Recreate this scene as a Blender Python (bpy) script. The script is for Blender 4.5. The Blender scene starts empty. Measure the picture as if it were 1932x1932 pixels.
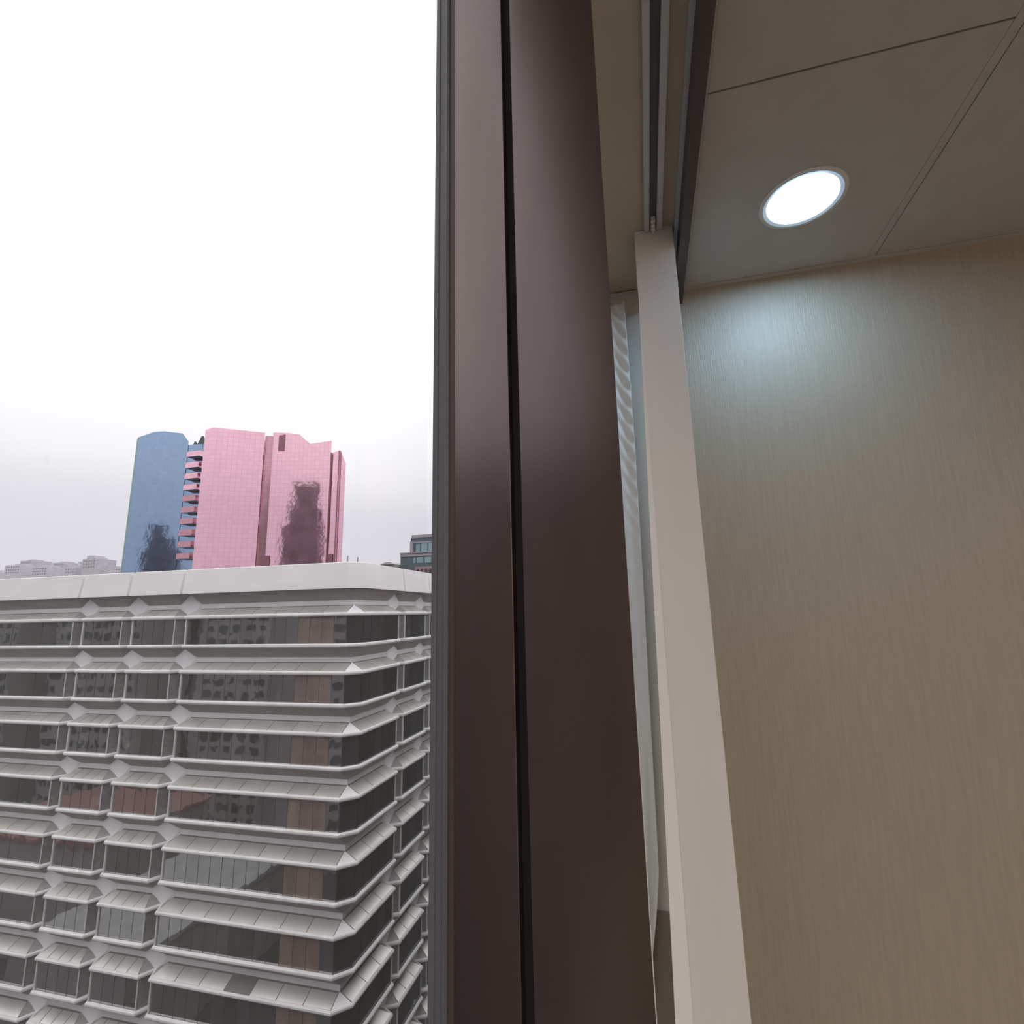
import bpy, bmesh, math, random
from mathutils import Vector, Matrix
random.seed(7)
SC = bpy.context.scene
COL = SC.collection
Z0 = 1.75                                  # height of the eye above the room floor

# ------------------------------------------------------------------ camera
yaw, pitch, roll, FPX = 0.2488, 0.1943, -0.0211, 976.0
cy, sy, cp, sp, cr, sr = math.cos(yaw), math.sin(yaw), math.cos(pitch), math.sin(pitch), math.cos(roll), math.sin(roll)
fw = Vector((cy*cp, sy*cp, sp)); r0 = Vector((sy, -cy, 0)); u0 = r0.cross(fw)
Rv = cr*r0 + sr*u0; Uv = -sr*r0 + cr*u0
cam_d = bpy.data.cameras.new('camera'); cam = bpy.data.objects.new('camera', cam_d); COL.objects.link(cam)
M = Matrix((Rv, Uv, -fw)).transposed().to_4x4(); M.translation = Vector((0, 0, Z0))
cam.matrix_world = M
cam_d.sensor_width = 36; cam_d.lens = FPX/1932*36; cam_d.clip_start = 0.01; cam_d.clip_end = 3000
SC.camera = cam

# ------------------------------------------------------------------ sky (overcast: brighter towards the zenith)
SC.view_settings.view_transform = 'Standard'; SC.view_settings.look = 'None'
SC.view_settings.gamma = 1; SC.view_settings.use_curve_mapping = False
SC.view_settings.exposure = 0.0
W = bpy.data.worlds.new('world'); SC.world = W; W.use_nodes = True
nt = W.node_tree; nt.nodes.clear()
tc = nt.nodes.new('ShaderNodeTexCoord'); sep = nt.nodes.new('ShaderNodeSeparateXYZ')
mp = nt.nodes.new('ShaderNodeMapping'); mp.inputs['Scale'].default_value = (1.2, 1.2, 5)
nz = nt.nodes.new('ShaderNodeTexNoise'); nz.inputs['Scale'].default_value = 2.2; nz.inputs['Detail'].default_value = 4
mad = nt.nodes.new('ShaderNodeMath'); mad.operation = 'MULTIPLY_ADD'; mad.inputs[1].default_value = 0.16; mad.inputs[2].default_value = -0.08
add = nt.nodes.new('ShaderNodeMath'); add.operation = 'ADD'
ramp = nt.nodes.new('ShaderNodeValToRGB')
cr_ = ramp.color_ramp
cr_.elements[0].position = 0.0; cr_.elements[0].color = (.74, .72, .78, 1)
cr_.elements[1].position = 1.0; cr_.elements[1].color = (1.0, 1.0, 1.0, 1)
for p, c in ((.05, (.75, .73, .79)), (.15, (.78, .775, .835)), (.28, (.92, .91, .95)), (.42, (.98, .98, 1.0))):
    e = cr_.elements.new(p); e.color = (*c, 1)
bg = nt.nodes.new('ShaderNodeBackground'); out = nt.nodes.new('ShaderNodeOutputWorld')
mr = nt.nodes.new('ShaderNodeMapRange'); mr.inputs[1].default_value = .2; mr.inputs[2].default_value = 1; mr.inputs[3].default_value = 1.06; mr.inputs[4].default_value = 2.1
L = nt.links.new
L(tc.outputs['Generated'], sep.inputs[0]); L(tc.outputs['Generated'], mp.inputs[0]); L(mp.outputs[0], nz.inputs[0])
L(nz.outputs[0], mad.inputs[0]); L(sep.outputs[2], add.inputs[0]); L(mad.outputs[0], add.inputs[1])
L(add.outputs[0], ramp.inputs[0]); L(ramp.outputs[0], bg.inputs[0]); L(sep.outputs[2], mr.inputs[0]); L(mr.outputs[0], bg.inputs[1]); L(bg.outputs[0], out.inputs[0])

# ------------------------------------------------------------------ materials
def mat(name, col, rough=.6, metal=0, spec=.5, var=0, nscale=(5, 5, 5), bump=0, bscale=None, emit=None, estr=0, trans=0, dark=.75, objvar=0):
    m = bpy.data.materials.new(name); m.use_nodes = True
    n = m.node_tree; b = n.nodes['Principled BSDF']
    b.inputs['Base Color'].default_value = (*col, 1); b.inputs['Roughness'].default_value = rough
    b.inputs['Metallic'].default_value = metal; b.inputs['Specular IOR Level'].default_value = spec
    b.inputs['Transmission Weight'].default_value = trans
    if emit: b.inputs['Emission Color'].default_value = (*emit, 1); b.inputs['Emission Strength'].default_value = estr
    g = n.nodes.new('ShaderNodeNewGeometry')
    last = None
    if var:
        mp = n.nodes.new('ShaderNodeMapping'); mp.inputs['Scale'].default_value = nscale
        t = n.nodes.new('ShaderNodeTexNoise'); t.inputs['Scale'].default_value = 1; t.inputs['Detail'].default_value = 6
        n.links.new(g.outputs['Position'], mp.inputs[0]); n.links.new(mp.outputs[0], t.inputs[0])
        x = n.nodes.new('ShaderNodeMix'); x.data_type = 'RGBA'
        x.inputs[6].default_value = (*[c*(1-var) for c in col], 1); x.inputs[7].default_value = (*[min(1, c*(1+var)) for c in col], 1)
        mr = n.nodes.new('ShaderNodeMapRange'); mr.inputs[1].default_value = .3; mr.inputs[2].default_value = .7
        n.links.new(t.outputs[0], mr.inputs[0]); n.links.new(mr.outputs[0], x.inputs[0]); last = x.outputs[2]
    if objvar:
        oi = n.nodes.new('ShaderNodeObjectInfo'); mr2 = n.nodes.new('ShaderNodeMapRange')
        mr2.inputs[3].default_value = 1-objvar; mr2.inputs[4].default_value = 1+objvar
        n.links.new(oi.outputs['Random'], mr2.inputs[0])
        h = n.nodes.new('ShaderNodeHueSaturation')
        if last: n.links.new(last, h.inputs['Color'])
        else: h.inputs['Color'].default_value = (*col, 1)
        n.links.new(mr2.outputs[0], h.inputs['Value']); last = h.outputs[0]
    if last: n.links.new(last, b.inputs['Base Color'])
    if bump:
        mp2 = n.nodes.new('ShaderNodeMapping'); mp2.inputs['Scale'].default_value = bscale or nscale
        t2 = n.nodes.new('ShaderNodeTexNoise'); t2.inputs['Scale'].default_value = 1; t2.inputs['Detail'].default_value = 5
        bp = n.nodes.new('ShaderNodeBump'); bp.inputs['Strength'].default_value = bump; bp.inputs['Distance'].default_value = .002
        n.links.new(g.outputs['Position'], mp2.inputs[0]); n.links.new(mp2.outputs[0], t2.inputs[0])
        n.links.new(t2.outputs[0], bp.inputs['Height']); n.links.new(bp.outputs[0], b.inputs['Normal'])
    return m

def grid_glass(name, col, line, u, v, rough=.06, metal=1.0):
    """mirror curtain wall with a fine printed grid of joints: u metres by v metres"""
    m = mat(name, col, rough, metal); n = m.node_tree; b = n.nodes['Principled BSDF']
    g = n.nodes.new('ShaderNodeNewGeometry'); s = n.nodes.new('ShaderNodeSeparateXYZ'); c = n.nodes.new('ShaderNodeCombineXYZ')
    n.links.new(g.outputs['Position'], s.inputs[0]); n.links.new(s.outputs[1], c.inputs[0]); n.links.new(s.outputs[2], c.inputs[1])
    br = n.nodes.new('ShaderNodeTexBrick'); br.offset = 0; br.squash = 1
    br.inputs['Scale'].default_value = 1; br.inputs['Brick Width'].default_value = u; br.inputs['Row Height'].default_value = v
    br.inputs['Mortar Size'].default_value = .09; br.inputs['Mortar Smooth'].default_value = .3
    br.inputs['Color1'].default_value = (*col, 1); br.inputs['Color2'].default_value = (*[k*.94 for k in col], 1); br.inputs['Mortar'].default_value = (*line, 1)
    n.links.new(c.outputs[0], br.inputs['Vector']); n.links.new(br.outputs['Color'], b.inputs['Base Color'])
    # panes are never perfectly flat: slight wobble of the mirror image
    t = n.nodes.new('ShaderNodeTexNoise'); t.inputs['Scale'].default_value = .35; t.inputs['Detail'].default_value = 3
    n.links.new(g.outputs['Position'], t.inputs[0])
    bp = n.nodes.new('ShaderNodeBump'); bp.inputs['Strength'].default_value = .5; bp.inputs['Distance'].default_value = .04
    n.links.new(t.outputs[0], bp.inputs['Height']); n.links.new(bp.outputs[0], b.inputs['Normal'])
    return m

def coated_glass(name, body, fac, tint, rough=.02, objvar=.4, wob=.02):
    """dark body seen behind a partly reflecting coating"""
    m = bpy.data.materials.new(name); m.use_nodes = True; n = m.node_tree; n.nodes.clear()
    o = n.nodes.new('ShaderNodeOutputMaterial'); mx = n.nodes.new('ShaderNodeMixShader'); d = n.nodes.new('ShaderNodeBsdfDiffuse'); g = n.nodes.new('ShaderNodeBsdfAnisotropic')
    g.inputs['Color'].default_value = (*tint, 1); g.inputs['Roughness'].default_value = rough
    geo = n.nodes.new('ShaderNodeNewGeometry'); mp = n.nodes.new('ShaderNodeMapping'); mp.inputs['Scale'].default_value = (1.1, 1.1, .25)
    t = n.nodes.new('ShaderNodeTexNoise'); t.inputs['Scale'].default_value = 1; t.inputs['Detail'].default_value = 5
    n.links.new(geo.outputs['Position'], mp.inputs[0]); n.links.new(mp.outputs[0], t.inputs[0])
    x = n.nodes.new('ShaderNodeMix'); x.data_type = 'RGBA'
    x.inputs[6].default_value = (*[c*.45 for c in body], 1); x.inputs[7].default_value = (*[c*1.5 for c in body], 1)
    n.links.new(t.outputs[0], x.inputs[0])
    oi = n.nodes.new('ShaderNodeObjectInfo'); mr = n.nodes.new('ShaderNodeMapRange'); mr.inputs[3].default_value = 1-objvar; mr.inputs[4].default_value = 1+objvar
    n.links.new(oi.outputs['Random'], mr.inputs[0]); h = n.nodes.new('ShaderNodeHueSaturation'); n.links.new(x.outputs[2], h.inputs['Color']); n.links.new(mr.outputs[0], h.inputs['Value'])
    n.links.new(h.outputs[0], d.inputs['Color'])
    t2 = n.nodes.new('ShaderNodeTexNoise'); t2.inputs['Scale'].default_value = .6; n.links.new(geo.outputs['Position'], t2.inputs[0])
    bp = n.nodes.new('ShaderNodeBump'); bp.inputs['Strength'].default_value = .4; bp.inputs['Distance'].default_value = wob
    n.links.new(t2.outputs[0], bp.inputs['Height']); n.links.new(bp.outputs[0], g.inputs['Normal'])
    mx.inputs[0].default_value = fac
    n.links.new(d.outputs[0], mx.inputs[1]); n.links.new(g.outputs[0], mx.inputs[2]); n.links.new(mx.outputs[0], o.inputs[0])
    return m

def window_glass(name):
    m = bpy.data.materials.new(name); m.use_nodes = True; n = m.node_tree; n.nodes.clear()
    o = n.nodes.new('ShaderNodeOutputMaterial'); mx = n.nodes.new('ShaderNodeMixShader'); t = n.nodes.new('ShaderNodeBsdfTransparent')
    g = n.nodes.new('ShaderNodeBsdfGlossy') if hasattr(bpy.types, 'ShaderNodeBsdfGlossy') else n.nodes.new('ShaderNodeBsdfAnisotropic')
    g.inputs['Roughness'].default_value = 0; lw = n.nodes.new('ShaderNodeLayerWeight'); lw.inputs[0].default_value = .5
    pw = n.nodes.new('ShaderNodeMath'); pw.operation = 'POWER'; pw.inputs[1].default_value = 4.5; n.links.new(lw.outputs['Facing'], pw.inputs[0])
    f = n.nodes.new('ShaderNodeMath'); f.operation = 'MULTIPLY_ADD'; f.inputs[1].default_value = .45; f.inputs[2].default_value = .02; n.links.new(pw.outputs[0], f.inputs[0])
    t.inputs[0].default_value = (.985, .985, .985, 1)
    # dust and water specks on the pane
    d = n.nodes.new('ShaderNodeBsdfDiffuse'); d.inputs[0].default_value = (.7, .68, .7, 1)
    geo = n.nodes.new('ShaderNodeNewGeometry'); v = n.nodes.new('ShaderNodeTexNoise'); v.inputs['Scale'].default_value = 90; v.inputs['Detail'].default_value = 2
    n.links.new(geo.outputs['Position'], v.inputs[0]); r = n.nodes.new('ShaderNodeMapRange'); r.inputs[1].default_value = .74; r.inputs[2].default_value = .80; r.inputs[3].default_value = .03; r.inputs[4].default_value = .22
    n.links.new(v.outputs[0], r.inputs[0]); m2 = n.nodes.new('ShaderNodeMixShader')
    n.links.new(f.outputs[0], mx.inputs[0]); n.links.new(t.outputs[0], mx.inputs[1]); n.links.new(g.outputs[0], mx.inputs[2])
    n.links.new(r.outputs[0], m2.inputs[0]); n.links.new(mx.outputs[0], m2.inputs[1]); n.links.new(d.outputs[0], m2.inputs[2]); n.links.new(m2.outputs[0], o.inputs[0])
    return m

MT = dict(
    bronze=mat('bronze_paint', (.185, .149, .145), .22, .95, .4, var=.08, nscale=(30, 30, 6)),
    olive=mat('olive_brown_shading', (.20, .17, .125), .6),
    groove=mat('dark_groove', (.05, .045, .055), .7),
    gasket=mat('rubber_gasket', (.11, .112, .135), .4, var=.15, nscale=(60, 60, 3)),
    soffit=mat('soffit_board', (.50, .44, .34), .85, var=.05, nscale=(9, 9, 9)),
    tile=mat('ceiling_board', (.475, .455, .43), .85, var=.035, nscale=(14, 14, 14), bump=.3, bscale=(500, 500, 500)),
    gap=mat('joint_shadow', (.10, .085, .07), .9),
    track=mat('aluminium_track', (.52, .52, .53), .4, .2),
    darktrack=mat('track_slot', (.10, .10, .10), .6),
    brown=mat('dark_brown_trim', (.075, .055, .048), .5),
    wallp=mat('wallpaper', (.358, .303, .236), .46, 0, .5, var=.07, nscale=(40, 170, 7), bump=.55, bscale=(120, 420, 22)),
    sidewall=mat('plaster', (.60, .53, .44), .85, var=.03),
    floor=mat('carpet', (.26, .22, .19), .95, var=.1, nscale=(60, 60, 60)),
    post=mat('painted_post', (.72, .69, .665), .55, var=.03, nscale=(12, 12, 2)),
    flange=mat('lit_flange_paint', (.86, .83, .81), .55),  # paler than the post to paint in light from the window side
    lampfill=mat('warm_fill_diffuser', (1, 1, 1), .5, emit=(1.0, .92, .82), estr=60),
    fillpanel=mat('fill_panel_diffuser', (1, 1, 1), .5, emit=(1.0, .93, .85), estr=17),
    curt=mat('curtain_cloth', (.72, .71, .68), .8, var=.03, nscale=(60, 60, 6)),
    reveal=mat('reveal_paint', (.52, .50, .46), .7, var=.04),
    cord=mat('cord', (.75, .74, .72), .6),
    ring=mat('lamp_ring', (.66, .65, .64), .45),
    lamp=mat('lamp_diffuser', (1, 1, 1), .5, emit=(.50, .80, 1.10), estr=62),
    conc=mat('pale_cladding', (.83, .81, .825), .55, 0, .4, var=.07, nscale=(.5, .5, 2.5)),
    corn=mat('cornice_cladding', (.86, .83, .84), .5, 0, .5, var=.045, nscale=(.35, .35, .9)),
    rim=mat('rim_cladding', (.82, .80, .80), .45, 0, .5, var=.08, nscale=(1.2, 1.2, 3)),
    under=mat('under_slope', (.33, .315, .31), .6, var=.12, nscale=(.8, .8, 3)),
    awn=mat('awning_cladding', (.70, .69, .66), .36, .55, .5, var=.07, nscale=(1, 1, 2), objvar=.07),
    awngap=mat('awning_joint', (.20, .195, .19), .7),
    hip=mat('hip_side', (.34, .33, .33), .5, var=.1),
    diam=mat('pier_cladding', (.88, .86, .885), .6, var=.04, nscale=(.6, .6, .6)),
    awndark=mat('missing_awning', (.17, .165, .16), .7),
    side=mat('side_glazing', (.22, .217, .22), .35, 0, .5, var=.15),
    post2=mat('window_post', (.66, .64, .64), .5),
    glass=coated_glass('office_glass', (.065, .068, .068), .42, (.9, .9, .9)),
    glassT=coated_glass('tan_reflection_glass', (.21, .165, .145), .14, (.8, .8, .8), objvar=.12),
    glassR=coated_glass('street_face_glass', (.030, .033, .036), .16, (.8, .85, .88)),
    roof=mat('roof_screed', (.42, .41, .41), .9, var=.1),
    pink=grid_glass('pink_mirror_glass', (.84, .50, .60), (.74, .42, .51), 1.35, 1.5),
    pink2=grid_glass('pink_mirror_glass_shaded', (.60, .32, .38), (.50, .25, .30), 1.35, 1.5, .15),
    blue=grid_glass('blue_mirror_glass', (.275, .385, .545), (.25, .35, .50), 1.6, 1.7),
    green=mat('green_edge_glass', (.16, .32, .26), .2, .6),
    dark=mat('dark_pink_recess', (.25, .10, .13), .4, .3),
    navy=mat('dark_roof_plant', (.05, .07, .09), .6),
    haze=mat('haze_pale_wall', (.60, .58, .63), .9, var=.12, nscale=(.12, .12, .3)),  # far walls paled: the haze of distance is put into their colour
    haze2=mat('haze_grey_wall', (.52, .50, .54), .9, var=.15, nscale=(.2, .2, .5)),
    teal=mat('teal_glass_wall', (.09, .17, .19), .15, .3, .6, var=.2, nscale=(.3, .3, .3)),
    tealp=mat('pale_teal_pane', (.26, .46, .48), .15, .3),
    grey=mat('grey_band', (.32, .31, .33), .6),
    red=mat('rose_roof', (.36, .25, .26), .8),
    lowroof=mat('low_roof', (.33, .33, .34), .9, var=.15, nscale=(.5, .5, .5)),
    asphalt=mat('asphalt', (.05, .05, .055), .9, var=.35, nscale=(.06, .06, .06)),
    facade=mat('own_facade', (.11, .10, .098), .6, var=.1),
    redroof=mat('red_roof', (.24, .13, .125), .8), greenpitch=mat('green_roof', (.10, .19, .14), .8),
    rtow=mat('reflected_tower_wall', (.16, .14, .17), .7, var=.45, nscale=(.9, .16, .10)),
    apt=mat('apartment_wall', (.27, .26, .27), .8, var=.1, nscale=(.2, .2, .2)),
    aptw=mat('apartment_window', (.05, .055, .06), .3),
    fastener=mat('screw_metal', (.5, .5, .5), .3, .8),
)

# ------------------------------------------------------------------ mesh helpers
class MB:
    def __init__(s): s.v = []; s.f = []; s.m = []
    def poly(s, pts, mi=0):
        i = len(s.v); s.v += [tuple(p) for p in pts]; s.f.append(tuple(range(i, i+len(pts)))); s.m.append(mi); return s
    def box(s, a, b, mi=0):
        (x0, y0, z0), (x1, y1, z1) = a, b
        i = len(s.v)
        s.v += [(x0, y0, z0), (x1, y0, z0), (x1, y1, z0), (x0, y1, z0), (x0, y0, z1), (x1, y0, z1), (x1, y1, z1), (x0, y1, z1)]
        for q in ((3, 2, 1, 0), (4, 5, 6, 7), (0, 1, 5, 4), (1, 2, 6, 5), (2, 3, 7, 6), (3, 0, 4, 7)):
            s.f.append(tuple(i+k for k in q)); s.m.append(mi)
        return s
    def hexa(s, lo, hi, mi=0):
        """closed solid between two equal-length loops"""
        n = len(lo); i = len(s.v); s.v += [tuple(p) for p in lo] + [tuple(p) for p in hi]
        s.f.append(tuple(i+k for k in range(n))[::-1]); s.m.append(mi)
        s.f.append(tuple(i+n+k for k in range(n))); s.m.append(mi)
        for k in range(n):
            s.f.append((i+k, i+(k+1) % n, i+n+(k+1) % n, i+n+k)); s.m.append(mi)
        return s
    def build(s, name, mats, parent=None, smooth=False, fix=True):
        me = bpy.data.meshes.new(name); me.from_pydata(s.v, [], s.f); me.update()
        if not isinstance(mats, (list, tuple)): mats = [mats]
        for m in mats: me.materials.append(m)
        for p, mi in zip(me.polygons, s.m): p.material_index = mi
        if fix:
            bm = bmesh.new(); bm.from_mesh(me); bmesh.ops.remove_doubles(bm, verts=bm.verts, dist=1e-6)
            bmesh.ops.recalc_face_normals(bm, faces=bm.faces); bm.to_mesh(me); bm.free()
        if smooth:
            for p in me.polygons: p.use_smooth = True
        o = bpy.data.objects.new(name, me); COL.objects.link(o); o.parent = parent
        return o

def empty(name, loc=(0, 0, 0)):
    o = bpy.data.objects.new(name, None); COL.objects.link(o); o.location = loc; o.empty_display_size = .1; return o
def tag(o, label=None, cat=None, group=None, kind=None):
    if label: o['label'] = label
    if cat: o['category'] = cat
    if group: o['group'] = group
    if kind: o['kind'] = kind
    return o
def struct(o): o['kind'] = 'structure'; return o
def copy_tree(o, parent=None):
    c = o.copy(); COL.objects.link(c); c.parent = parent
    for ch in list(o.children): copy_tree(ch, c)
    return c
def bevel(o, w, seg=2):
    md = o.modifiers.new('bevel', 'BEVEL'); md.width = w; md.segments = seg; md.limit_method = 'ANGLE'; return o
def R(z): return z + Z0      # height relative to the eye -> height above the floor

# ================================================================== THE ROOM
XW, YG = 1.4502, .131              # far wall, window plane
ZC, ZS = R(.92), R(.94)            # ceiling boards, soffit over the window
XB, YR = -2.6, -3.4                # back wall, right wall
struct(MB().box((XB, YR, -.12), (XW, YG, 0)).build('floor', MT['floor']))
wf = struct(MB().box((XW, YR-.1, 0), (XW+.12, YG+.1, R(1.1))).build('wall_far', MT['wallp']))
struct(MB().box((XB-.12, YR-.1, 0), (XB, YG+.1, R(1.1))).build('wall_back', MT['sidewall']))
struct(MB().box((XB, YR-.12, 0), (XW, YR, R(1.1))).build('wall_right', MT['sidewall']))
SILL = R(-1.30)
wl = MB()
wl.box((XB, YG, 0), (XW, YG+.12, SILL))
wl.box((XB, YG, R(1.75)), (XW, YG+.12, R(1.95)))
wl.box((XB, YG, SILL), (-2.5, YG+.12, R(1.75)))
wl.box((1.37, YG, SILL), (XW, YG+.12, R(1.75)))
wl.box((XB, -.136, R(1.75)), (XW, YG, R(1.95)))
struct(wl.build('wall_window', MT['sidewall']))

# ceiling: slab with separate boards hung below it
ce = struct(MB().box((XB, YR, ZC+.045), (XW, -.150, ZC+.16)).build('ceiling', MT['gap']))
YT, XT = -.644, .846
ycuts = [(-.170, YT+.010), (YT-.010, YT-.590), (YT-.614, YT-1.194), (YT-1.218, YT-1.798), (YT-1.822, YR+.01)]
xcuts = [(XT+.0022, XW-.016), (XT-.6, XT-.0022), (XT-1.2, XT-.6044), (XT-1.8, XT-1.2044), (XT-2.4, XT-1.8044), (XT-3.0, XT-2.4044), (XB+.01, XT-3.0044)]
LX, LY, LR = 1.166, -.407, .0745
def tile_mesh(x0, x1, y0, y1, hole=None):
    m = MB()
    if not hole:
        m.box((x0, y0, ZC), (x1, y1, ZC+.014)); return m
    cx, cy_, r = hole; n = 64; inn, outp = [], []
    angs = sorted([2*math.pi*i/n for i in range(n)] + [math.atan2(yy-cy_, xx-cx) % (2*math.pi) for xx in (x0, x1) for yy in (y0, y1)])
    for a in angs:
        c, s_ = math.cos(a), math.sin(a); t = 1e9
        if c > 1e-9: t = min(t, (x1-cx)/c)
        if c < -1e-9: t = min(t, (x0-cx)/c)
        if s_ > 1e-9: t = min(t, (y1-cy_)/s_)
        if s_ < -1e-9: t = min(t, (y0-cy_)/s_)
        inn.append((cx+r*c, cy_+r*s_)); outp.append((cx+t*c, cy_+t*s_))
    N = len(angs)
    for i in range(N):
        j = (i+1) % N
        for z in (ZC, ZC+.014):
            m.poly([(*inn[i], z), (*inn[j], z), (*outp[j], z), (*outp[i], z)])
        m.poly([(*inn[i], ZC), (*inn[j], ZC), (*inn[j], ZC+.014), (*inn[i], ZC+.014)])
        m.poly([(*outp[i], ZC), (*outp[j], ZC), (*outp[j], ZC+.014), (*outp[i], ZC+.014)])
    return m
for i, (x0, x1) in enumerate(xcuts):
    for j, (a, b) in enumerate(ycuts):
        tile_mesh(min(x0, x1), max(x0, x1), min(a, b), max(a, b), (LX, LY, LR+.0125) if (i, j) == (0, 0) else None).build('ceiling_tile', MT['tile'], ce)
# T-bars and wall angle in the same paint, a hair above the boards' face
tb = MB()
for k in range(4):
    y = YT-k*.604*1.0 if k == 0 else YT-.602-.604*(k-1)
    tb.box((XB, y-.0085, ZC+.001), (XW-.012, y+.0085, ZC+.004))
tb.build('ceiling_bar', MT['tile'], ce)
tb = MB(); tb.box((XW-.013, YR, ZC-.002), (XW, -.158, ZC+.012)); tb.build('wall_angle', MT['tile'], ce)
MB().box((XW-.0165, YR, ZC+.004), (XW-.012, -.170, ZC+.008)).build('shadow_gap', MT['gap'], ce)
MB().box((XB, -.170, ZC+.0005), (XW, -.158, ZC+.012)).build('edge_angle', MT['tile'], ce)

# soffit over the window, dark brown pelmet board, alu strip
so = struct(MB().box((XB, -.136, ZS), (XW, YG, ZS+.03)).build('ceiling_soffit', MT['soffit']))
pf = struct(MB().box((XB, -.1585, R(.878)), (XW, -.136, ZS+.10)).build('trim_1', MT['brown'])); bevel(pf, .001)
al = MB()
al.box((XB, -.1358, R(.9265)), (XW, -.1262, ZS-.0005))
pa = struct(al.build('trim_2', MT['track'])); pa['label'] = 'thin pale metal edge strip beside the dark brown pelmet board'
pf['label'] = 'dark brown pelmet board between the curtain recess and the ceiling boards'
so['label'] = 'beige soffit above the window with the curtain track'

# curtain track: two lips with a slot, end bracket and gliders
tr = tag(empty('curtain_track', (0, -.077, ZS)), 'pale metal double lipped curtain track fixed to the soffit', 'curtain track')
def rel(o, p): o.parent = p; o.matrix_parent_inverse = Matrix.Translation(p.location).inverted(); return o
def part(mb, name, m, p, **k):
    o = mb.build(name, m, None, **k); return rel(o, p)
X1T = 1.186
bevel(part(MB().box((XB, -.0675, ZS-.012), (X1T, -.0545, ZS)), 'lip', MT['track'], tr), .002)
bevel(part(MB().box((XB, -.0985, ZS-.012), (X1T, -.0840, ZS)), 'lip', MT['track'], tr), .002)
part(MB().box((XB, -.0840, ZS-.003), (X1T, -.0675, ZS)), 'slot', MT['darktrack'], tr)
for gx in (1.150, 1.166, 1.178):
    g = MB(); g.box((gx-.004, -.081, ZS-.015), (gx+.004, -.071, ZS-.003)); g.box((gx-.0015, -.078, ZS-.024), (gx+.0015, -.074, ZS-.013))
    part(g, 'glider', MT['cord'], tr)

# downlight
la = tag(empty('ceiling_light', (LX, LY, ZC)), 'round recessed white downlight glowing in the ceiling board', 'ceiling light')
def annulus(prof, n=72):
    m = MB(); pts = []
    for r, z in prof: pts.append([(LX+r*math.cos(2*math.pi*i/n), LY+r*math.sin(2*math.pi*i/n), z) for i in range(n)])
    for a in range(len(prof)-1):
        for i in range(n):
            j = (i+1) % n; m.poly([pts[a][i], pts[a][j], pts[a+1][j], pts[a+1][i]])
    return m
part(annulus([(LR+.0165, ZC-.0002), (LR+.0165, ZC-.0022), (LR+.008, ZC-.0040), (LR, ZC-.002), (LR-.001, ZC+.010), (LR+.009, ZC+.013)]), 'trim_ring', MT['ring'], la, smooth=True, fix=False)
part(MB().poly([(LX+LR*math.cos(-2*math.pi*i/72), LY+LR*math.sin(-2*math.pi*i/72), ZC+.003) for i in range(72)]), 'diffuser', MT['lamp'], la, fix=False)
part(annulus([(LR, ZC+.0045), (LR+.008, ZC+.012), (LR+.006, ZC+.040), (.001, ZC+.041)]), 'housing', MT['ring'], la, fix=False)
# unseen downlights added behind the photographer to brighten the room
for k, (dx, dy, where) in enumerate(((-1.8, -.6, 'by the window'), (-1.8, -2.0, 'near the back wall'), (-.3, -1.5, 'in the middle of the ceiling'))):
    c = copy_tree(la); c.location = (LX+dx, LY+dy, ZC-.006); c['label'] = 'round fill downlight added out of view behind the viewpoint, ' + where
    c['group'] = 'added fill downlights behind the viewpoint'
    for ch in c.children:
        if ch.name.startswith('diffuser'): ch.data = ch.data.copy(); ch.data.materials[0] = MT['lampfill']

def fill_panel(x, y, where):  # glowing panels added out of view to fill the room with light
    pl_ = tag(empty('fill_panel', (x, y, ZC)), 'square flat fill panel added out of view behind the viewpoint, ' + where, 'ceiling light', 'added fill panels behind the viewpoint')
    m = MB(); 
    for (a, b, c, d) in ((-.3, -.3, .3, -.28), (-.3, .28, .3, .3), (-.3, -.28, -.28, .28), (.28, -.28, .3, .28)): m.box((x+a, y+b, ZC-.012), (x+c, y+d, ZC-.0005))
    part(m, 'frame', MT['ring'], pl_)  # frame of the added fill panel
    part(MB().poly([(x-.28, y-.28, ZC-.008), (x-.28, y+.28, ZC-.008), (x+.28, y+.28, ZC-.008), (x+.28, y-.28, ZC-.008)]), 'diffuser', MT['fillpanel'], pl_, fix=False)
for x, y, where in ((-.95, -1.55, 'nearest the window'), (-.95, -2.75, 'at the right wall'), (-2.15, -1.55, 'at the back wall'), (-2.15, -2.75, 'in the rear corner')): fill_panel(x, y, where)

# window 1 and the window beyond the mullion
XM = .30
w1 = empty('window_1', (0, YG, SILL)); struct(w1)
GL = window_glass('clear_window_glass')
part(MB().box((-2.5, YG-.003, SILL), (XM+.004, YG+.003, R(1.75))), 'pane', GL, w1)
gk = MB()
gk.box((XM-.001, .1175, SILL), (XM+.012, YG-.003, ZS)); gk.box((XM-.002, .1245, SILL), (XM, YG-.003, ZS)); gk.box((XM-.0015, .1185, SILL), (XM, .1205, ZS))
bevel(part(gk, 'gasket', MT['gasket'], w1), .0006)
part(MB().box((XM+.0005, .1130, SILL), (XM+.012, .1178, ZS)), 'frame_lip', MT['brown'], w1)
bevel(part(MB().box((-2.5, .09, SILL), (XM, YG-.003, SILL+.04)), 'bottom_frame', MT['bronze'], w1), .002)
bevel(part(MB().box((-2.54, .0, SILL), (-2.50, YG, ZS)), 'side_frame', MT['bronze'], w1), .002)
mu = empty('trim_3', (XM, .07, SILL)); struct(mu); mu['label'] = 'wide dark bronze window mullion between the two windows'
bevel(part(MB().box((XM, .0768, 0.0), (XM+.062, .1135, ZS)), 'frame_face', MT['bronze'], mu), .0003, 1)
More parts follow.
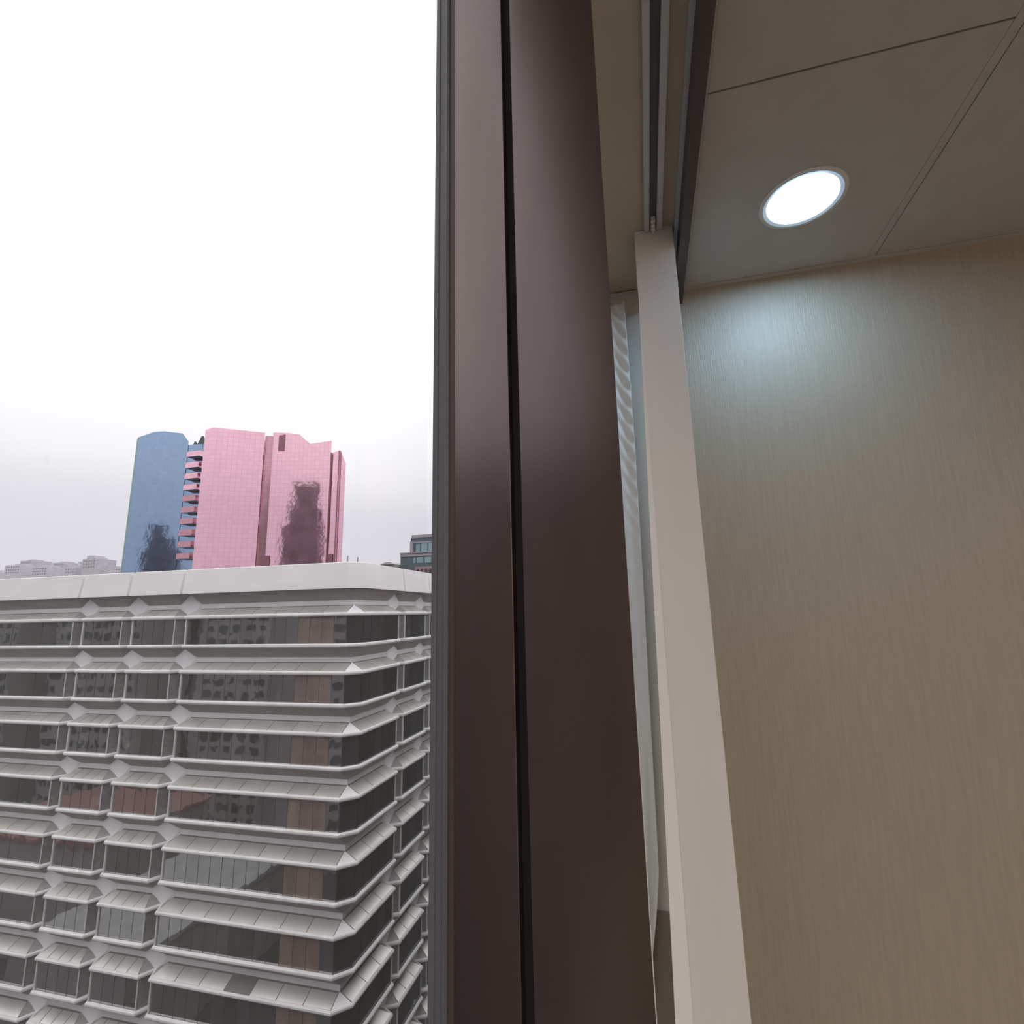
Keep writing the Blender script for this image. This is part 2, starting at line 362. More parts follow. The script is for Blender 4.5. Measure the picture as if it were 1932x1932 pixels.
part(MB().box((XM+.010, .0690, 0.0), (XM+.060, .0775, ZS)), 'groove', MT['groove'], mu)
mm_ = MB(); mm_.hexa([(XM+.001, .0098, 0), (XM+.001, .0705, 0), (XM+.060, .0705, 0), (XM+.060, .0130, 0)], [(XM+.001, .0098, ZS), (XM+.001, .0705, ZS), (XM+.060, .0705, ZS), (XM+.060, .0130, ZS)])
mp_ = part(mm_, 'mullion_face', MT['bronze'], mu); bevel(mp_, .0003, 1)
w2 = empty('window_2', (.36, YG, SILL)); struct(w2)
part(MB().box((.362, YG-.003, SILL), (1.37, YG+.003, R(1.75))), 'pane', GL, w2)
bevel(part(MB().box((.362, .09, SILL), (1.37, YG-.003, SILL+.04)), 'bottom_frame', MT['bronze'], w2), .002)

# reveal strip of the far wall at the window end, post, curtain, cord
ra = struct(MB().box((1.432, -.034, 0), (XW+.0005, YG, ZS-.004)).build('trim_4', MT['reveal'])); ra['label'] = 'grey painted reveal strip between the curtain and the white post'
po = empty('trim_5', (1.19, -.08, 0)); struct(po); po['label'] = 'tall off white boxed post standing under the end of the curtain track'
pm = MB(); pm.hexa([(1.19, -.031, 0), (1.19, -.139, 0), (1.262, -.139, 0), (1.262, -.031, 0)], [(1.19, -.0312, ZS-.001), (1.19, -.1225, ZS-.001), (1.262, -.1225, ZS-.001), (1.262, -.0312, ZS-.001)])
bevel(part(pm, 'box_post', MT['post'], po), .0003, 1)
fm = MB(); fm.hexa([(1.192, .024, 0), (1.192, -.033, 0), (1.215, -.033, 0), (1.215, .024, 0)], [(1.192, -.0335, ZS-.02), (1.192, -.034, ZS-.02), (1.215, -.034, ZS-.02), (1.215, -.0335, ZS-.02)])
part(fm, 'tapered_flange', MT['flange'], po)
cu = MB(); NZ, NY = 260, 14; idx = []
for iz in range(NZ+1):
    z = R(-.86) + (R(.885)-R(-.86))*iz/NZ; zr = z-Z0; row = []
    t = (zr+.86)/(.885+.86)
    yl = .066; yr = .0065+.016*max(0, 1-t/.75)-.003*math.sin(3*t)
    if zr < -.60: yr += .038*((-.60-zr)/.26)**1.3; 
    for iy in range(NY+1):
        u = iy/NY; y = yl+(yr-yl)*u
        amp = .0032*max(.12, min(1, (zr-.05)/.55)) 
        x = 1.408 - amp*math.sin(2*math.pi*(zr/.052 + u*2.1)) - .0035*math.sin(math.pi*u*2.2+zr*1.5) - .004*u**4
        if zr < .0: x -= .004*math.sin(9*u - 5.5*zr)*min(1, -zr/.4)
        if iz == 0: pass
        row.append(len(cu.v)); cu.v.append((x, y, z))
    idx.append(row)
for iz in range(NZ):
    for iy in range(NY):
        cu.f.append((idx[iz][iy], idx[iz][iy+1], idx[iz+1][iy+1], idx[iz+1][iy])); cu.m.append(0)
co = cu.build('curtain', MT['curt'], smooth=True, fix=False)
sd = co.modifiers.new('thick', 'SOLIDIFY'); sd.thickness = .0015
tag(co, 'narrow bunched white curtain hanging beyond the dark bronze mullion', 'curtain')
br_ = struct(MB().box((1.424, -.006, R(-1.4)), (1.4318, .075, R(-.70))).build('shading_board', MT['olive'])); br_['label'] = 'brown board painting in the shading behind the lower end of the curtain'  # its colour stands in for brownish shading at the curtain's foot
cm = MB(); ring = []
for i in range(9):
    z = .9385-1.75*i/8; y = .0385-.0030*(i/8)
    ring.append([(1.12+.0011*math.cos(math.pi*q/4), y+.0011*math.sin(math.pi*q/4), R(z)) for q in range(8)])
for i in range(8):
    for q in range(8): cm.poly([ring[i][q], ring[i][(q+1) % 8], ring[i+1][(q+1) % 8], ring[i+1][q]])
cdo = cm.build('blind_cord', MT['cord'], smooth=True)
tag(cdo, 'thin white blind cord hanging down beside the bronze mullion', 'blind cord')

# our own building's outer face around the two windows
ow = MB()
ow.box((-40, YG+.121, -48.2), (230, YG+.14, SILL-.02)); ow.box((-40, YG+.121, R(1.75)), (230, YG+.14, R(3.2)))
ow.box((-40, YG+.121, SILL-.02), (-2.52, YG+.14, R(1.75))); ow.box((1.39, YG+.121, SILL-.02), (230, YG+.14, R(1.75)))
o = struct(ow.build('wall_exterior', MT['facade']))

# ================================================================== WHITE OFFICE BUILDING
S = 28.0; FLO = .1215
YP = [1.809, 1.369, 1.215, 1.057]; XP = [1.207, 1.365, 1.523, 1.90]
XO, XI, YO, YI = 1.0, 1.026, .595, .621
office = tag(empty('office_building', (S*1.3, S*1.1, -48.2)), 'white office block across the street with banded windows and diamond piers', 'building')
def offs(path, o):
    """mitred offset of a plan polyline (outwards positive)"""
    n = len(path); res = []
    for i in range(n):
        ns = []
        for a, b in ((i-1, i), (i, i+1)):
            if a < 0 or b >= n: continue
            dx, dy = path[b][0]-path[a][0], path[b][1]-path[a][1]; l = math.hypot(dx, dy)
            if l < 1e-9: continue
            ns.append((dy/l, -dx/l))
        if len(ns) == 2:
            mx_, my_ = ns[0][0]+ns[1][0], ns[0][1]+ns[1][1]; k = 2/(mx_*mx_+my_*my_+1e-9) if (mx_*mx_+my_*my_) > .3 else 1
            k = min(k, 1.8); res.append((path[i][0]+mx_*k*o, path[i][1]+my_*k*o))
        else: res.append((path[i][0]+ns[0][0]*o, path[i][1]+ns[0][1]*o))
    return res
def P3(p, z): return (p[0]*S, p[1]*S, R(z*S))
def strip(mb, path, section, mi=0):
    """closed section [(offset, z)] swept along a plan path"""
    loops = [offs(path, o_) for o_, z in section]; n = len(section)
    for i in range(len(path)-1):
        for a in range(n):
            b = (a+1) % n
            mb.poly([P3(loops[a][i], section[a][1]), P3(loops[b][i], section[b][1]), P3(loops[b][i+1], section[b][1]), P3(loops[a][i+1], section[a][1])], mi)
    for i in (0, len(path)-1): mb.poly([P3(loops[a][i], section[a][1]) for a in range(n)], mi)
def lerp(a, b, t): return (a[0]+(b[0]-a[0])*t, a[1]+(b[1]-a[1])*t)

def rim(mb, path, z, mi, h=.0040):
    strip(mb, path, [(-.002, z-h), (.0022, z-h), (.0040, z-h*.35), (.0040, z+h*.45), (.0026, z+h), (-.002, z+h)], mi)

ZT, ZB = .007, -.058
def make_bay(outer, inner, fronts, kind):
    """fronts: {segment index: (number of panes, number of awning panels)}"""
    root = MB()
    rim(root, outer, ZT, 1); rim(root, outer, ZB, 1)
    for i in range(len(outer)-1):          # slope below the window, dark
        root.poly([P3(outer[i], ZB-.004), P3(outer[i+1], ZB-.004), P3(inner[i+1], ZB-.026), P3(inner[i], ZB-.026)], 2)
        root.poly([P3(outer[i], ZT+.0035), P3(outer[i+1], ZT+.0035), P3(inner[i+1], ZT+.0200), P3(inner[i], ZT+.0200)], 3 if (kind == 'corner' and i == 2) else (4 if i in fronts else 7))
    gl = offs(outer, -.0025)
    for i in range(len(outer)-1):
        if i not in fronts: root.poly([P3(gl[i], ZB), P3(gl[i+1], ZB), P3(gl[i+1], ZT), P3(gl[i], ZT)], 5)
    bk = offs(outer, -.0040)
    for i in fronts: root.poly([P3(bk[i], ZB), P3(bk[i+1], ZB), P3(bk[i+1], ZT), P3(bk[i], ZT)], 2)
    # thin posts at the bay's corners
    for q in range(1, len(outer)-1):
        if kind == 'corner' and q in (2, 3): continue
        p = offs(outer, -.0012)[q]; w = .0014 if (q == 1) else .0009
        root.hexa([P3((p[0]-w, p[1]-w), ZB), P3((p[0]+w, p[1]-w), ZB), P3((p[0]+w, p[1]+w), ZB), P3((p[0]-w, p[1]+w), ZB)],
                  [P3((p[0]-w, p[1]-w), ZT), P3((p[0]+w, p[1]-w), ZT), P3((p[0]+w, p[1]+w), ZT), P3((p[0]-w, p[1]+w), ZT)], 6)
    ob = root.build('window_bay', [MT['conc'], MT['rim'], MT['under'], MT['conc'], MT['awngap'], MT['side'], MT['post2'], MT['hip']], fix=False)
    for i, (npn, npl) in fronts.items():
        a, b = gl[i], gl[i+1]; g = .0007
        ln = math.hypot(b[0]-a[0], b[1]-a[1]); dx, dy = (b[0]-a[0])/ln, (b[1]-a[1])/ln; nx, ny = dy, -dx
        shared = None
        for k in range(npn):
            t0, t1 = ln*k/npn+g, ln*(k+1)/npn-g
            q0 = (a[0]+dx*t0, a[1]+dy*t0); q1 = (a[0]+dx*t1, a[1]+dy*t1)
            mm = MB(); th = .0006
            lo = [q0, q1, (q1[0]-nx*th, q1[1]-ny*th), (q0[0]-nx*th, q0[1]-ny*th)]
            mm.hexa([P3(p, ZB+.003) for p in lo], [P3(p, ZT-.003) for p in lo])
            my = (q0[1]+q1[1])/2
            m_ = MT['glassR'] if abs(dx) > .5 else MT['glass']
            if kind == 'corner' and i == 1 and .652 < my < .741: m_ = MT['glassT']  # tan tint paints in the reflection of a brown tower
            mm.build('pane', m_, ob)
        if npl:
            along = 1 if abs(dy) > abs(dx) else 0
            o0, o1 = outer[i], outer[i+1]; n0, n1 = inner[i], inner[i+1]
            lo_, hi_ = min(n0[along], n1[along]), max(n0[along], n1[along])
            for k in range(npl):
                pts = []
                for t, e in ((k/npl, .0009), ((k+1)/npl, -.0009)):
                    c = o0[along]+(o1[along]-o0[along])*t + (e if o1[along] > o0[along] else -e)
                    ci = min(max(c, lo_), hi_)
                    po_ = (o0[0], c) if along else (c, o0[1]); pi_ = (n0[0], ci) if along else (ci, n0[1])
                    pts.append((po_, pi_))
                (A, Ai), (B, Bi) = pts
                mm = MB(); up = .0012
                lo = [P3(A, ZT+.0040), P3(B, ZT+.0040), P3(Bi, ZT+.0185), P3(Ai, ZT+.0185)]
                hi = [P3((A[0]-up*.4*along, A[1]-up*.4*(1-along)), ZT+.0040+up), P3((B[0]-up*.4*along, B[1]-up*.4*(1-along)), ZT+.0040+up),
                      P3((Bi[0]-up*.4*along, Bi[1]-up*.4*(1-along)), ZT+.0183+up), P3((Ai[0]-up*.4*along, Ai[1]-up*.4*(1-along)), ZT+.0183+up)]
                mm.hexa(lo, hi); pn = mm.build('awning_panel', MT['awn'], ob)
    return ob
def left_bay(y0, y1):
    return [(XI, y0-.002), (XO, y0-.016), (XO, y1+.016), (XI, y1+.002)], [(XI, y0-.031), (XI, y0-.031), (XI, y1+.031), (XI, y1+.031)]
def right_bay(x0, x1):
    return [(x0+.002, YI), (x0+.016, YO), (x1-.016, YO), (x1-.002, YI)], [(x0+.031, YI), (x0+.031, YI), (x1-.031, YI), (x1-.031, YI)]
corner = ([(XI, YP[3]-.002), (XO, YP[3]-.016), (XO, .622), (1.027, YO), (XP[0]-.016, YO), (XP[0]-.002, YI)],
          [(XI, YP[3]-.031), (XI, YP[3]-.031), (XI, YI), (XI, YI), (XP[0]-.031, YI), (XP[0]-.031, YI)])
def rows(outer, inner, fronts, kind, nfull, coarse=None):
    first = make_bay(outer, inner, fronts, kind); first.parent = office
    inv = Matrix.Translation(office.location).inverted(); first.matrix_parent_inverse = inv
    bays = [first]
    for k in range(1, nfull):
        c = copy_tree(first, office); c.matrix_parent_inverse = inv; c.location.z -= FLO*S*k; bays.append(c)
    if coarse:
        f2 = make_bay(outer, inner, coarse, kind); f2.parent = office; f2.matrix_parent_inverse = inv; f2.location.z -= FLO*S*nfull
        c = copy_tree(f2, office); c.matrix_parent_inverse = inv; c.location.z -= FLO*S
        bays += [f2, c]
    return bays
rows(*left_bay(YP[0], YP[1]), {1: (4, 7)}, 'long', 7, {1: (1, 1)})
rows(*left_bay(YP[1], YP[2]), {1: (4, 4)}, 'short', 7, {1: (1, 4)})
rows(*left_bay(YP[2], YP[3]), {1: (4, 4)}, 'short', 7, {1: (1, 4)})
cb = rows(*corner, {1: (14, 7), 2: (1, 0), 3: (5, 3)}, 'corner', 7, {1: (1, 7), 2: (1, 0), 3: (3, 3)})
rows(*right_bay(XP[0], XP[1]), {1: (3, 3)}, 'short', 7, {1: (1, 3)})
rows(*right_bay(XP[1], XP[2]), {1: (3, 3)}, 'short', 7, {1: (1, 1)})
rows(*right_bay(XP[2], XP[3]), {1: (1, 1)}, 'long', 9)
# one awning panel of the lowest visible corner bay is missing its pale cladding
low = [c for c in cb[6].children if c.name.startswith('awning_panel')]
def ymid(o_): return sum(v.co.y for v in o_.data.vertices)/len(o_.data.vertices)
lefts = sorted([c for c in low if ymid(c) > .64*S], key=ymid)
if len(lefts) > 3:
    lefts[3].data = lefts[3].data.copy(); lefts[3].data.materials[0] = MT['awndark']; lefts[3]['label'] = 'dark panel where the pale cladding is missing'

# body, piers (the diamonds are its flat face), parapet
inv = Matrix.Translation(office.location).inverted()
def opart(mb, name, mats, **k):
    o_ = mb.build(name, mats, office, **k); o_.matrix_parent_inverse = inv; return o_
bd = MB(); pl = [(XI, 1.84), (XI, YI), (1.93, YI), (1.93, 1.84)]
bd.hexa([P3(p, -1.78) for p in pl], [P3(p, .100) for p in pl]); opart(bd, 'wall', MT['conc'])
opart(MB().hexa([P3(p, .0995) for p in pl], [P3(p, .1035) for p in pl]), 'roof', MT['roof'])
cpath = [(XO, YP[0]+.02), (XO, .622), (1.027, YO), (XP[3]+.02, YO)]
bc = MB(); strip(bc, cpath, [(-.004, .064), (.0015, .064), (-.0045, .116), (-.012, .116)]); opart(bc, 'cornice_backing', MT['conc'], fix=False)
su = MB()
for o_, i_ in (left_bay(YP[0], YP[1]), left_bay(YP[1], YP[2]), left_bay(YP[2], YP[3]), corner, right_bay(XP[0], XP[1]), right_bay(XP[1], XP[2]), right_bay(XP[2], XP[3])):
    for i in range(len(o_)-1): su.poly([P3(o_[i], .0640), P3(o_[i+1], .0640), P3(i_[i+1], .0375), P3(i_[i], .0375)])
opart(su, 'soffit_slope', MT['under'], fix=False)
def cpanel(path):
    m = MB(); strip(m, path, [(-.001, .0622), (.0066, .0616), (.0062, .066), (0, .1175), (-.006, .119), (-.010, .116)]); opart(m, 'cornice_panel', MT['corn'], fix=False)
g = .004
cpanel([(XO, YP[0]-g), (XO, YP[1]+g)]); cpanel([(XO, YP[1]-g), (XO, YP[2]+g)]); cpanel([(XO, YP[2]-g), (XO, YP[3]+g)])
cpanel([(XO, YP[3]-g), (XO, .622), (1.027, YO), (XP[0]-g, YO)])
cpanel([(XP[0]+g, YO), (XP[1]-g, YO)]); cpanel([(XP[1]+g, YO), (XP[2]-g, YO)]); cpanel([(XP[2]+g, YO), (XP[3]-g, YO)])
# flat diamond plates on the piers between the bays, one per storey
def diamond(k, side, c):
    zc = (.0635-.0305)-FLO*k; m = MB(); e = .0010
    if side: pts = [(XI-e, c, zc+.0262), (XI-e, c+.0300, zc), (XI-e, c, zc-.0262), (XI-e, c-.0300, zc)]; d = (e*1.5, 0)
    else: pts = [(c, YI-e, zc+.0262), (c+.0300, YI-e, zc), (c, YI-e, zc-.0262), (c-.0300, YI-e, zc)]; d = (0, e*1.5)
    m.hexa([P3((x, y), z) for x, y, z in pts], [P3((x+d[0], y+d[1]), z) for x, y, z in pts]); return opart(m, 'pier_diamond', MT['diam'])
for side, cs in ((1, YP[1:]), (0, XP[:3])):
    for c in cs:
        first = diamond(0, side, c)
        for k in range(1, 9):
            q = first.copy(); COL.objects.link(q); q.location.z -= FLO*S*k
# posts visible in the dark slot below the cornice, and the two masts
for (x, y, h) in ((1.05, .6568, .1375), (1.05, .631, .1335)):
    m = MB(); m.box((x*S-.03, y*S-.03, R(.1*S)), (x*S+.03, y*S+.03, R(h*S))); opart(m, 'mast', MT['grey'])
# window-cleaning rail on the roof of the street side
m = MB(); m.box((1.03*S, .645*S, R(.1195*S)), (1.30*S, .645*S+.05, R(.1215*S)))
for k in range(7):
    x = (1.03+.045*k)*S; m.box((x, .645*S, R(.103*S)), (x+.05, .645*S+.05, R(.12*S)))
opart(m, 'roof_rail', MT['grey'])

# ================================================================== GROUND
struct(MB().box((-400, .5, -48.4), (1200, 1500, -48.2)).build('floor_street', MT['asphalt']))

# ================================================================== PINK AND BLUE TOWERS
BASE = -48.2
def prism(front, depth, dy=0):
    """front: [(x, y, ztop rel eye)] left to right; a solid reaching back along +X"""
    m = MB(); n = len(front)
    bot = [(x, y, BASE) for x, y, z in front]; top = [(x, y, R(z)) for x, y, z in front]
    bb = [(x+depth, y+dy, BASE) for x, y, z in front]; bt = [(x+depth, y+dy, R(z)) for x, y, z in front]
    for i in range(n-1):
        m.poly([bot[i], bot[i+1], top[i+1], top[i]]); m.poly([bb[i+1], bb[i], bt[i], bt[i+1]]); m.poly([top[i], top[i+1], bt[i+1], bt[i]])
    m.poly([bot[0], top[0], bt[0], bb[0]]); m.poly([bot[-1], bb[-1], bt[-1], top[-1]]); return m
pk = tag(empty('glass_tower', (150, 115, BASE)), 'pink mirror glass tower with stepped roofline above the white office block', 'tower')
def line(r, a=(139.1, 116.5), b=(144., 98.)):      # point of the plan line a-b seen at slope y/x = r
    t = (a[1]-r*a[0])/((a[1]-r*a[0])-(b[1]-r*b[0])); return (a[0]+(b[0]-a[0])*t, a[1]+(b[1]-a[1])*t)
def fr(lst, a=(139.1, 116.5), b=(144., 98.), dx=0):
    o_ = []
    for r, z in lst:
        x, y = line(r, a, b); x += dx; y += dx*r; o_.append((x, y, z*x))
    return o_
part(prism([(130.8, 135.9, 61.0), (130.0, 132.0, 61.1), (138.2, 119.2, 60.8)], 24, 18), 'slab', MT['pink'], pk, fix=False)
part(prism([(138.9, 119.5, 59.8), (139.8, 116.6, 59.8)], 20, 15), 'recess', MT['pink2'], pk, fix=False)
part(prism(fr([(.8390, .4374), (.8295, .4374)], dx=1.2), 18, 13.5), 'recess_side', MT['pink'], pk, fix=False)
part(prism(fr([(.8370, .4372), (.8031, .4330), (.7663, .4248), (.7361, .3985)]), 20, 15), 'main_block', MT['pink'], pk, fix=False)
part(prism(fr([(.7361, .3980), (.6790, .3998)], dx=-.25), 18, 13.5), 'fin_block', MT['pink'], pk, fix=False)
part(prism(fr([(.6790, .3705), (.6543, .3742)], dx=.3), 16, 12), 'fin_block', MT['pink'], pk, fix=False)
part(prism(fr([(.6543, .3742), (.6400, .3412)], dx=.5), 14, 10.5), 'fin_block', MT['pink'], pk, fix=False)
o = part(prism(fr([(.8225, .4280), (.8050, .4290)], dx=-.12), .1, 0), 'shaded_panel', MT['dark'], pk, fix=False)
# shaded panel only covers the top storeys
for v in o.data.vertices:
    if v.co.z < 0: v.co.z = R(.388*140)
for v in o.data.vertices: pass
m = MB(); 
for r0_, z0_, z1_ in ((.8455, .125, .128),): pass
# vertical joints between the blocks
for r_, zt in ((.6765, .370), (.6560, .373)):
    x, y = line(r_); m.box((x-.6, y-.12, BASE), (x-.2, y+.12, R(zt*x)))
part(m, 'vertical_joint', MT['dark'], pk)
m = MB()
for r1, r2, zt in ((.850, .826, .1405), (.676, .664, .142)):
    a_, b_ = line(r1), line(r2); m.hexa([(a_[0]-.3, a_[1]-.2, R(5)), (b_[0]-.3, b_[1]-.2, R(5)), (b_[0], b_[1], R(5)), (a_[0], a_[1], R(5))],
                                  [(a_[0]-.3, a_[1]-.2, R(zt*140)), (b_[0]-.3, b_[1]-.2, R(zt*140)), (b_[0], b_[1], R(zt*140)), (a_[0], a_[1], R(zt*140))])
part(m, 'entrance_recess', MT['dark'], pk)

bt = tag(empty('glass_tower', (160, 175, BASE)), 'blue mirror glass tower standing left of the pink tower', 'tower')
BA, BB_ = (149., 186.2), (151.8, 168.3)
part(prism(fr([(1.2496, .4705), (1.2250, .4745), (1.2027, .4793), (1.1700, .4775), (1.1086, .4650), (1.0877, .4415)], BA, BB_), 24, 26.4), 'main_block', MT['blue'], bt, fix=False)
part(prism([(149.3, 187.3, 69.6), (149., 186.2, 70.1)], 20, 22), 'edge_strip', MT['green'], bt, fix=False)
part(prism(fr([(1.0880, .4330), (1.0300, .4290)], BA, BB_, dx=.15), 20, 22), 'stair_block', MT['blue'], bt, fix=False)
# roof plant and dark spike
m = MB()
a_, b_ = line(1.085, BA, BB_), line(1.045, BA, BB_)
m.box((a_[0]+1, b_[1]-.2, R(64)), (a_[0]+5, a_[1], R(66.0)))
x, y = line(1.062, BA, BB_); m.hexa([(x+1, y-1.7, R(65)), (x+4, y-1.7, R(65)), (x+4, y+1.5, R(65)), (x+1, y+1.5, R(65))], [(x+1, y-1.5, R(69.4)), (x+1.4, y-1.5, R(69.4)), (x+1.4, y-.9, R(69.4)), (x+1, y-.9, R(69.4))])
x, y = line(1.078, BA, BB_); m.hexa([(x+1, y-1, R(65)), (x+3, y-1, R(65)), (x+3, y+.6, R(65)), (x+1, y+.6, R(65))], [(x+1, y-.6, R(67.4)), (x+1.4, y-.6, R(67.4)), (x+1.4, y-.2, R(67.4)), (x+1, y-.2, R(67.4))])
part(m, 'roof_plant', MT['navy'], bt)
for k in range(10):                       # projecting pink corner blocks of the pink tower
    zt = .4115-k*.02815*1.0; 
    x, y0_ = line(1.0780, BA, BB_); x2, y1_ = line(1.034, BA, BB_)
    sh = 0
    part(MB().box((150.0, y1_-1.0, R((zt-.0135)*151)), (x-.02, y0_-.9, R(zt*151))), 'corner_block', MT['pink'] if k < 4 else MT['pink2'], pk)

# towers behind the photographer, seen mirrored in the pink and the blue glass
rt = tag(empty('stepped_tower', (-70, 130, BASE)), 'dark stepped tower mirrored in the pink glass', 'tower')
part(MB().box((-84, 117.3, BASE), (-60, 143.5, R(63))), 'lower_block', MT['rtow'], rt)
part(MB().box((-82, 119.6, R(63)), (-62, 140.5, R(76))), 'middle_block', MT['rtow'], rt)
part(MB().box((-80, 121.6, R(76)), (-64, 137.6, R(92.5))), 'upper_block', MT['rtow'], rt)
part(MB().box((-81, 120.6, R(92.5)), (-63, 138.6, R(93.6))), 'roof_slab', MT['rtow'], rt)
rt = tag(empty('stepped_tower', (-70, 302, BASE)), 'dark narrow tower mirrored in the blue glass', 'tower')
part(MB().box((-80, 294, BASE), (-60, 312, R(55))), 'lower_block', MT['rtow'], rt)
part(MB().box((-78, 299.5, R(55)), (-61, 309.5, R(64))), 'middle_block', MT['rtow'], rt)
part(MB().box((-76, 305, R(64)), (-62, 309, R(74))), 'upper_block', MT['rtow'], rt)

# apartment blocks behind the photographer, mirrored in the office windows
def apartment(x, y, w, h, lab):
    a = tag(empty('apartment_building', (x, y, BASE)), lab, 'building', 'apartment blocks mirrored in the office glass')
    part(MB().box((x-14, y-w/2, BASE), (x, y+w/2, R(h))), 'wall', MT['apt'], a)
    wb = MB(); z = R(h)-3
    while z > BASE+2:
        yy = y-w/2+1.2
        while yy < y+w/2-2.5:
            wb.box((x-.3, yy, z), (x+.06, yy+2.1, z+1.5)); yy += 3.6
        z -= 3
    o_ = part(wb, 'window', MT['aptw'], a); o_['kind'] = 'stuff'
apartment(-42, 128, 26, 26, 'pale apartment block mirrored in the leftmost office windows')
apartment(-50, 96, 20, 12, 'low pale apartment block mirrored in the middle office windows')
apartment(-40, 20, 34, 13, 'apartment block closing the street behind the viewpoint, mirrored in the mullion')
apartment(-46, 58, 34, 30, 'apartment block mirrored in the corner windows of the office')
apartment(-38, 160, 24, 8, 'low apartment block mirrored at the far left of the office windows')

for (x0, x1, y0_, y1_, z, c, lab) in ((-34, -12, 84, 112, -33, 'redroof', 'low hall with a red roof mirrored in the lower office windows'), (-30, 5, 118, 150, -36, 'greenpitch', 'green roofed low hall mirrored in the lower office windows'),
                                       (-75, -40, 175, 240, -28, 'redroof', 'long red roofed hall mirrored in the leftmost office windows'), (-28, 2, 60, 78, -38, 'lowroof', 'pale low hall mirrored in the lower office windows')):
    hb = tag(empty('low_building', ((x0+x1)/2, (y0_+y1_)/2, BASE)), lab, 'building', 'low halls mirrored in the office glass')
    part(MB().box((x0, y0_, BASE), (x1, y1_, R(z-.6))), 'wall', MT['apt'], hb)
    part(MB().box((x0-.4, y0_-.4, R(z-.6)), (x1+.4, y1_+.4, R(z))), 'roof', MT[c], hb)

# ================================================================== FAR SKYLINE
city = [('wide grey block at the left end of the far skyline', 958.5, 990.9, 92.7, 'haze'), ('grey block with a raised flat top second from the left end of the skyline', 934.9, 958.9, 98.6, 'haze2'),
        ('low flat block right of the raised flat topped one', 900.5, 931.8, 88.1, 'haze'), ('flat topped block in the middle of the skyline', 867.6, 889.9, 92.4, 'haze2'),
        ('low block left of the tallest skyline tower', 842.5, 866.2, 83.9, 'haze'), ('shoulder block touching the tallest skyline tower', 829.2, 837.7, 91.9, 'haze'),
        ('tallest stepped tower of the far skyline', 803.6, 829.5, 95.3, 'haze2'), ('low block right of the tallest skyline tower', 784.3, 800.9, 84.4, 'haze'),
        ('small block beside the blue glass tower', 753.2, 764.4, 79.9, 'haze')]
for k, (lab, y0_, y1_, z, mk) in enumerate(city):
    q_ = (k % 2)*.075; dx = 600*q_; y0_ *= 1+q_; y1_ *= 1+q_; z *= 1+q_
    b = tag(empty('apartment_building', (600+dx, (y0_+y1_)/2, BASE)), lab, 'building', 'hazy buildings of the far skyline')
    part(MB().box((600+dx, y0_, BASE), (632+dx, y1_, R(z))), 'wall', MT[mk], b)
    if y1_-y0_ > 15:
        part(MB().box((604+dx, y0_+3, R(z)), (620+dx, y0_+(y1_-y0_)*.55, R(z+2))), 'roof_housing', MT['haze2'], b)
    if 'tallest stepped' in lab: part(MB().box((602+dx, 812*(1+q_), R(z)), (620+dx, 824.5*(1+q_), R(100.3*(1+q_)))), 'crown', MT['haze2'], b)
    wm = MB()
    for q in range(int((y1_-y0_)/5)):
        for f in range(3):
            wm.box((599.6+dx, y0_+1.5+q*5, R(z-4-f*4.5)), (600+dx, y0_+3.7+q*5, R(z-2.2-f*4.5)))
    part(wm, 'window', MT['grey'], b)
bb = tag(empty('apartment_building', (700, 1000, BASE)), 'long low band of hazy housing along the far skyline', 'building', 'hazy buildings of the far skyline')
hm = MB(); y = 745.
while y < 1000:
    w = random.uniform(6, 14); hm.box((695, y*1.158, BASE), (730, (y+w)*1.158, R((random.uniform(.126, .137)*600 + (y-745)*.018)*1.158))); y += w
part(hm, 'wall', MT['haze'], bb)

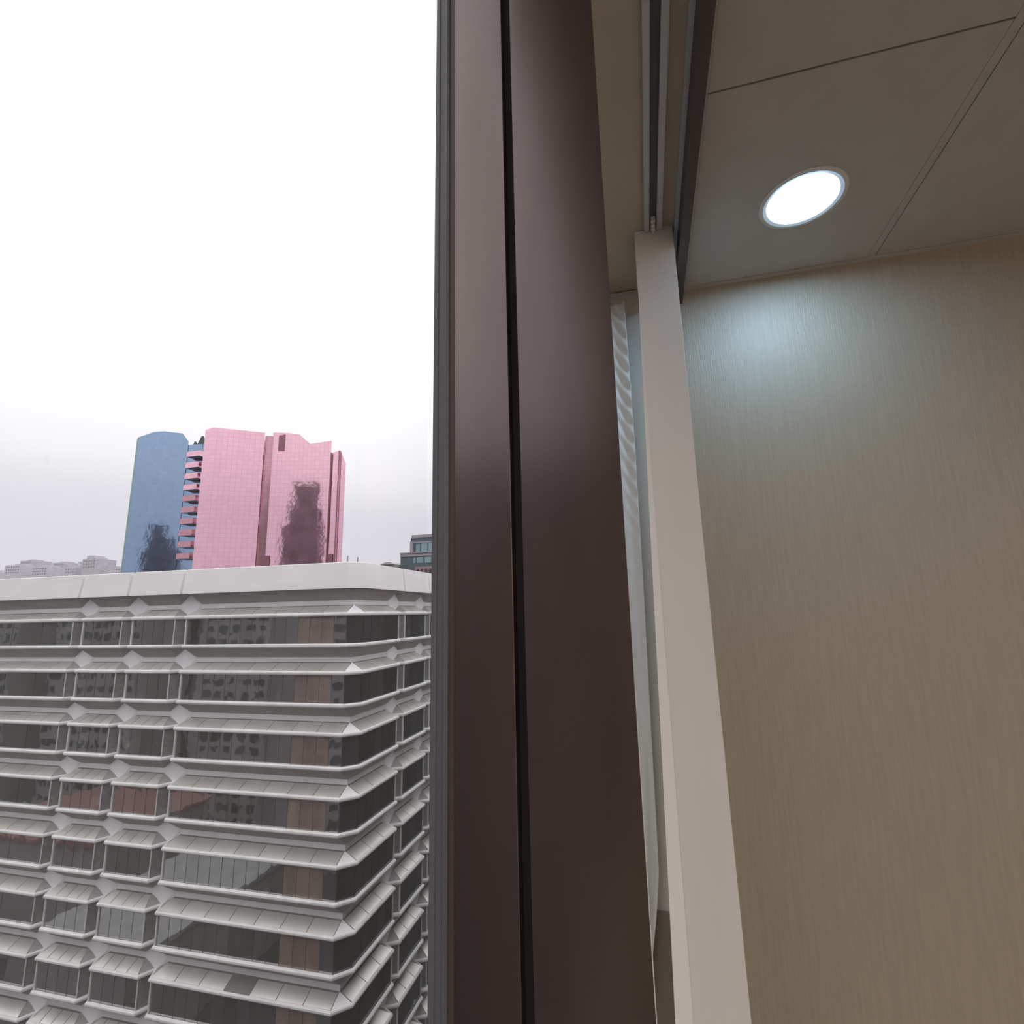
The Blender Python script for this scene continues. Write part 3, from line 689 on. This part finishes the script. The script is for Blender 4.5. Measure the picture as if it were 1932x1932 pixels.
# teal glass building and low roofs beside the window frame
tl = tag(empty('office_building', (220, 103, BASE)), 'small teal glass building right of the pink tower', 'building')
part(MB().box((220, 90, BASE), (250, 109.9, R(28.6))), 'lower_block', MT['teal'], tl)
part(MB().box((224, 90, R(28)), (245, 106.8, R(36.2))), 'upper_block', MT['teal'], tl)
m = MB(); m.box((219.6, 90, R(27.0)), (220.1, 110, R(28.0))); m.box((219.5, 90, R(28.4)), (250, 110.1, R(28.9))); m.box((223.5, 90, R(33.6)), (224, 106.8, R(34.3))); m.box((223.5, 90, R(36.0)), (246, 106.2, R(37.6)))
m.box((223.4, 105.3, R(28.8)), (224.4, 106.9, R(34.6)))
part(m, 'parapet', MT['grey'], tl)
for (y0_, y1_, z0_, z1_, xx) in ((101.9, 103.9, 29.4, 33.2, 223.6), (98.2, 101.2, 29.4, 33.3, 223.6), (94.5, 97.5, 29.4, 33.3, 223.6), (98.3, 101.6, 23.8, 26.4, 219.6), (94.5, 97.6, 23.8, 26.4, 219.6), (102.2, 103.2, 23.8, 26.4, 219.6)):
    part(MB().box((xx, y0_, R(z0_)), (xx+.5, y1_, R(z1_))), 'pane', MT['tealp'], tl)
lr = tag(empty('low_building', (200, 110, BASE)), 'low grey roof between the pink tower and the teal building', 'building')
m = MB().box((215, 110.5, BASE), (235, 118.6, R(23.4))); part(m, 'wall', MT['lowroof'], lr)
m = MB(); m.hexa([(214, 110.6, R(23.3)), (235, 110.6, R(23.3)), (235, 117, R(23.3)), (214, 117, R(23.3))], [(214, 112, R(24.3)), (235, 112, R(24.3)), (235, 114.5, R(24.3)), (214, 114.5, R(24.3))]); part(m, 'roof', MT['haze2'], lr)
rr = tag(empty('low_building', (200, 92, BASE)), 'low rose coloured building in front of the teal one by the window frame', 'building')
part(MB().box((205, 84, BASE), (214, 95.5, R(20.6))), 'wall', MT['red'], rr)
m = MB()
for k in range(5): m.box((204.6, 86+k*1.9, R(15)), (205, 87+k*1.9, R(19.6)))
part(m, 'window', MT['aptw'], rr)
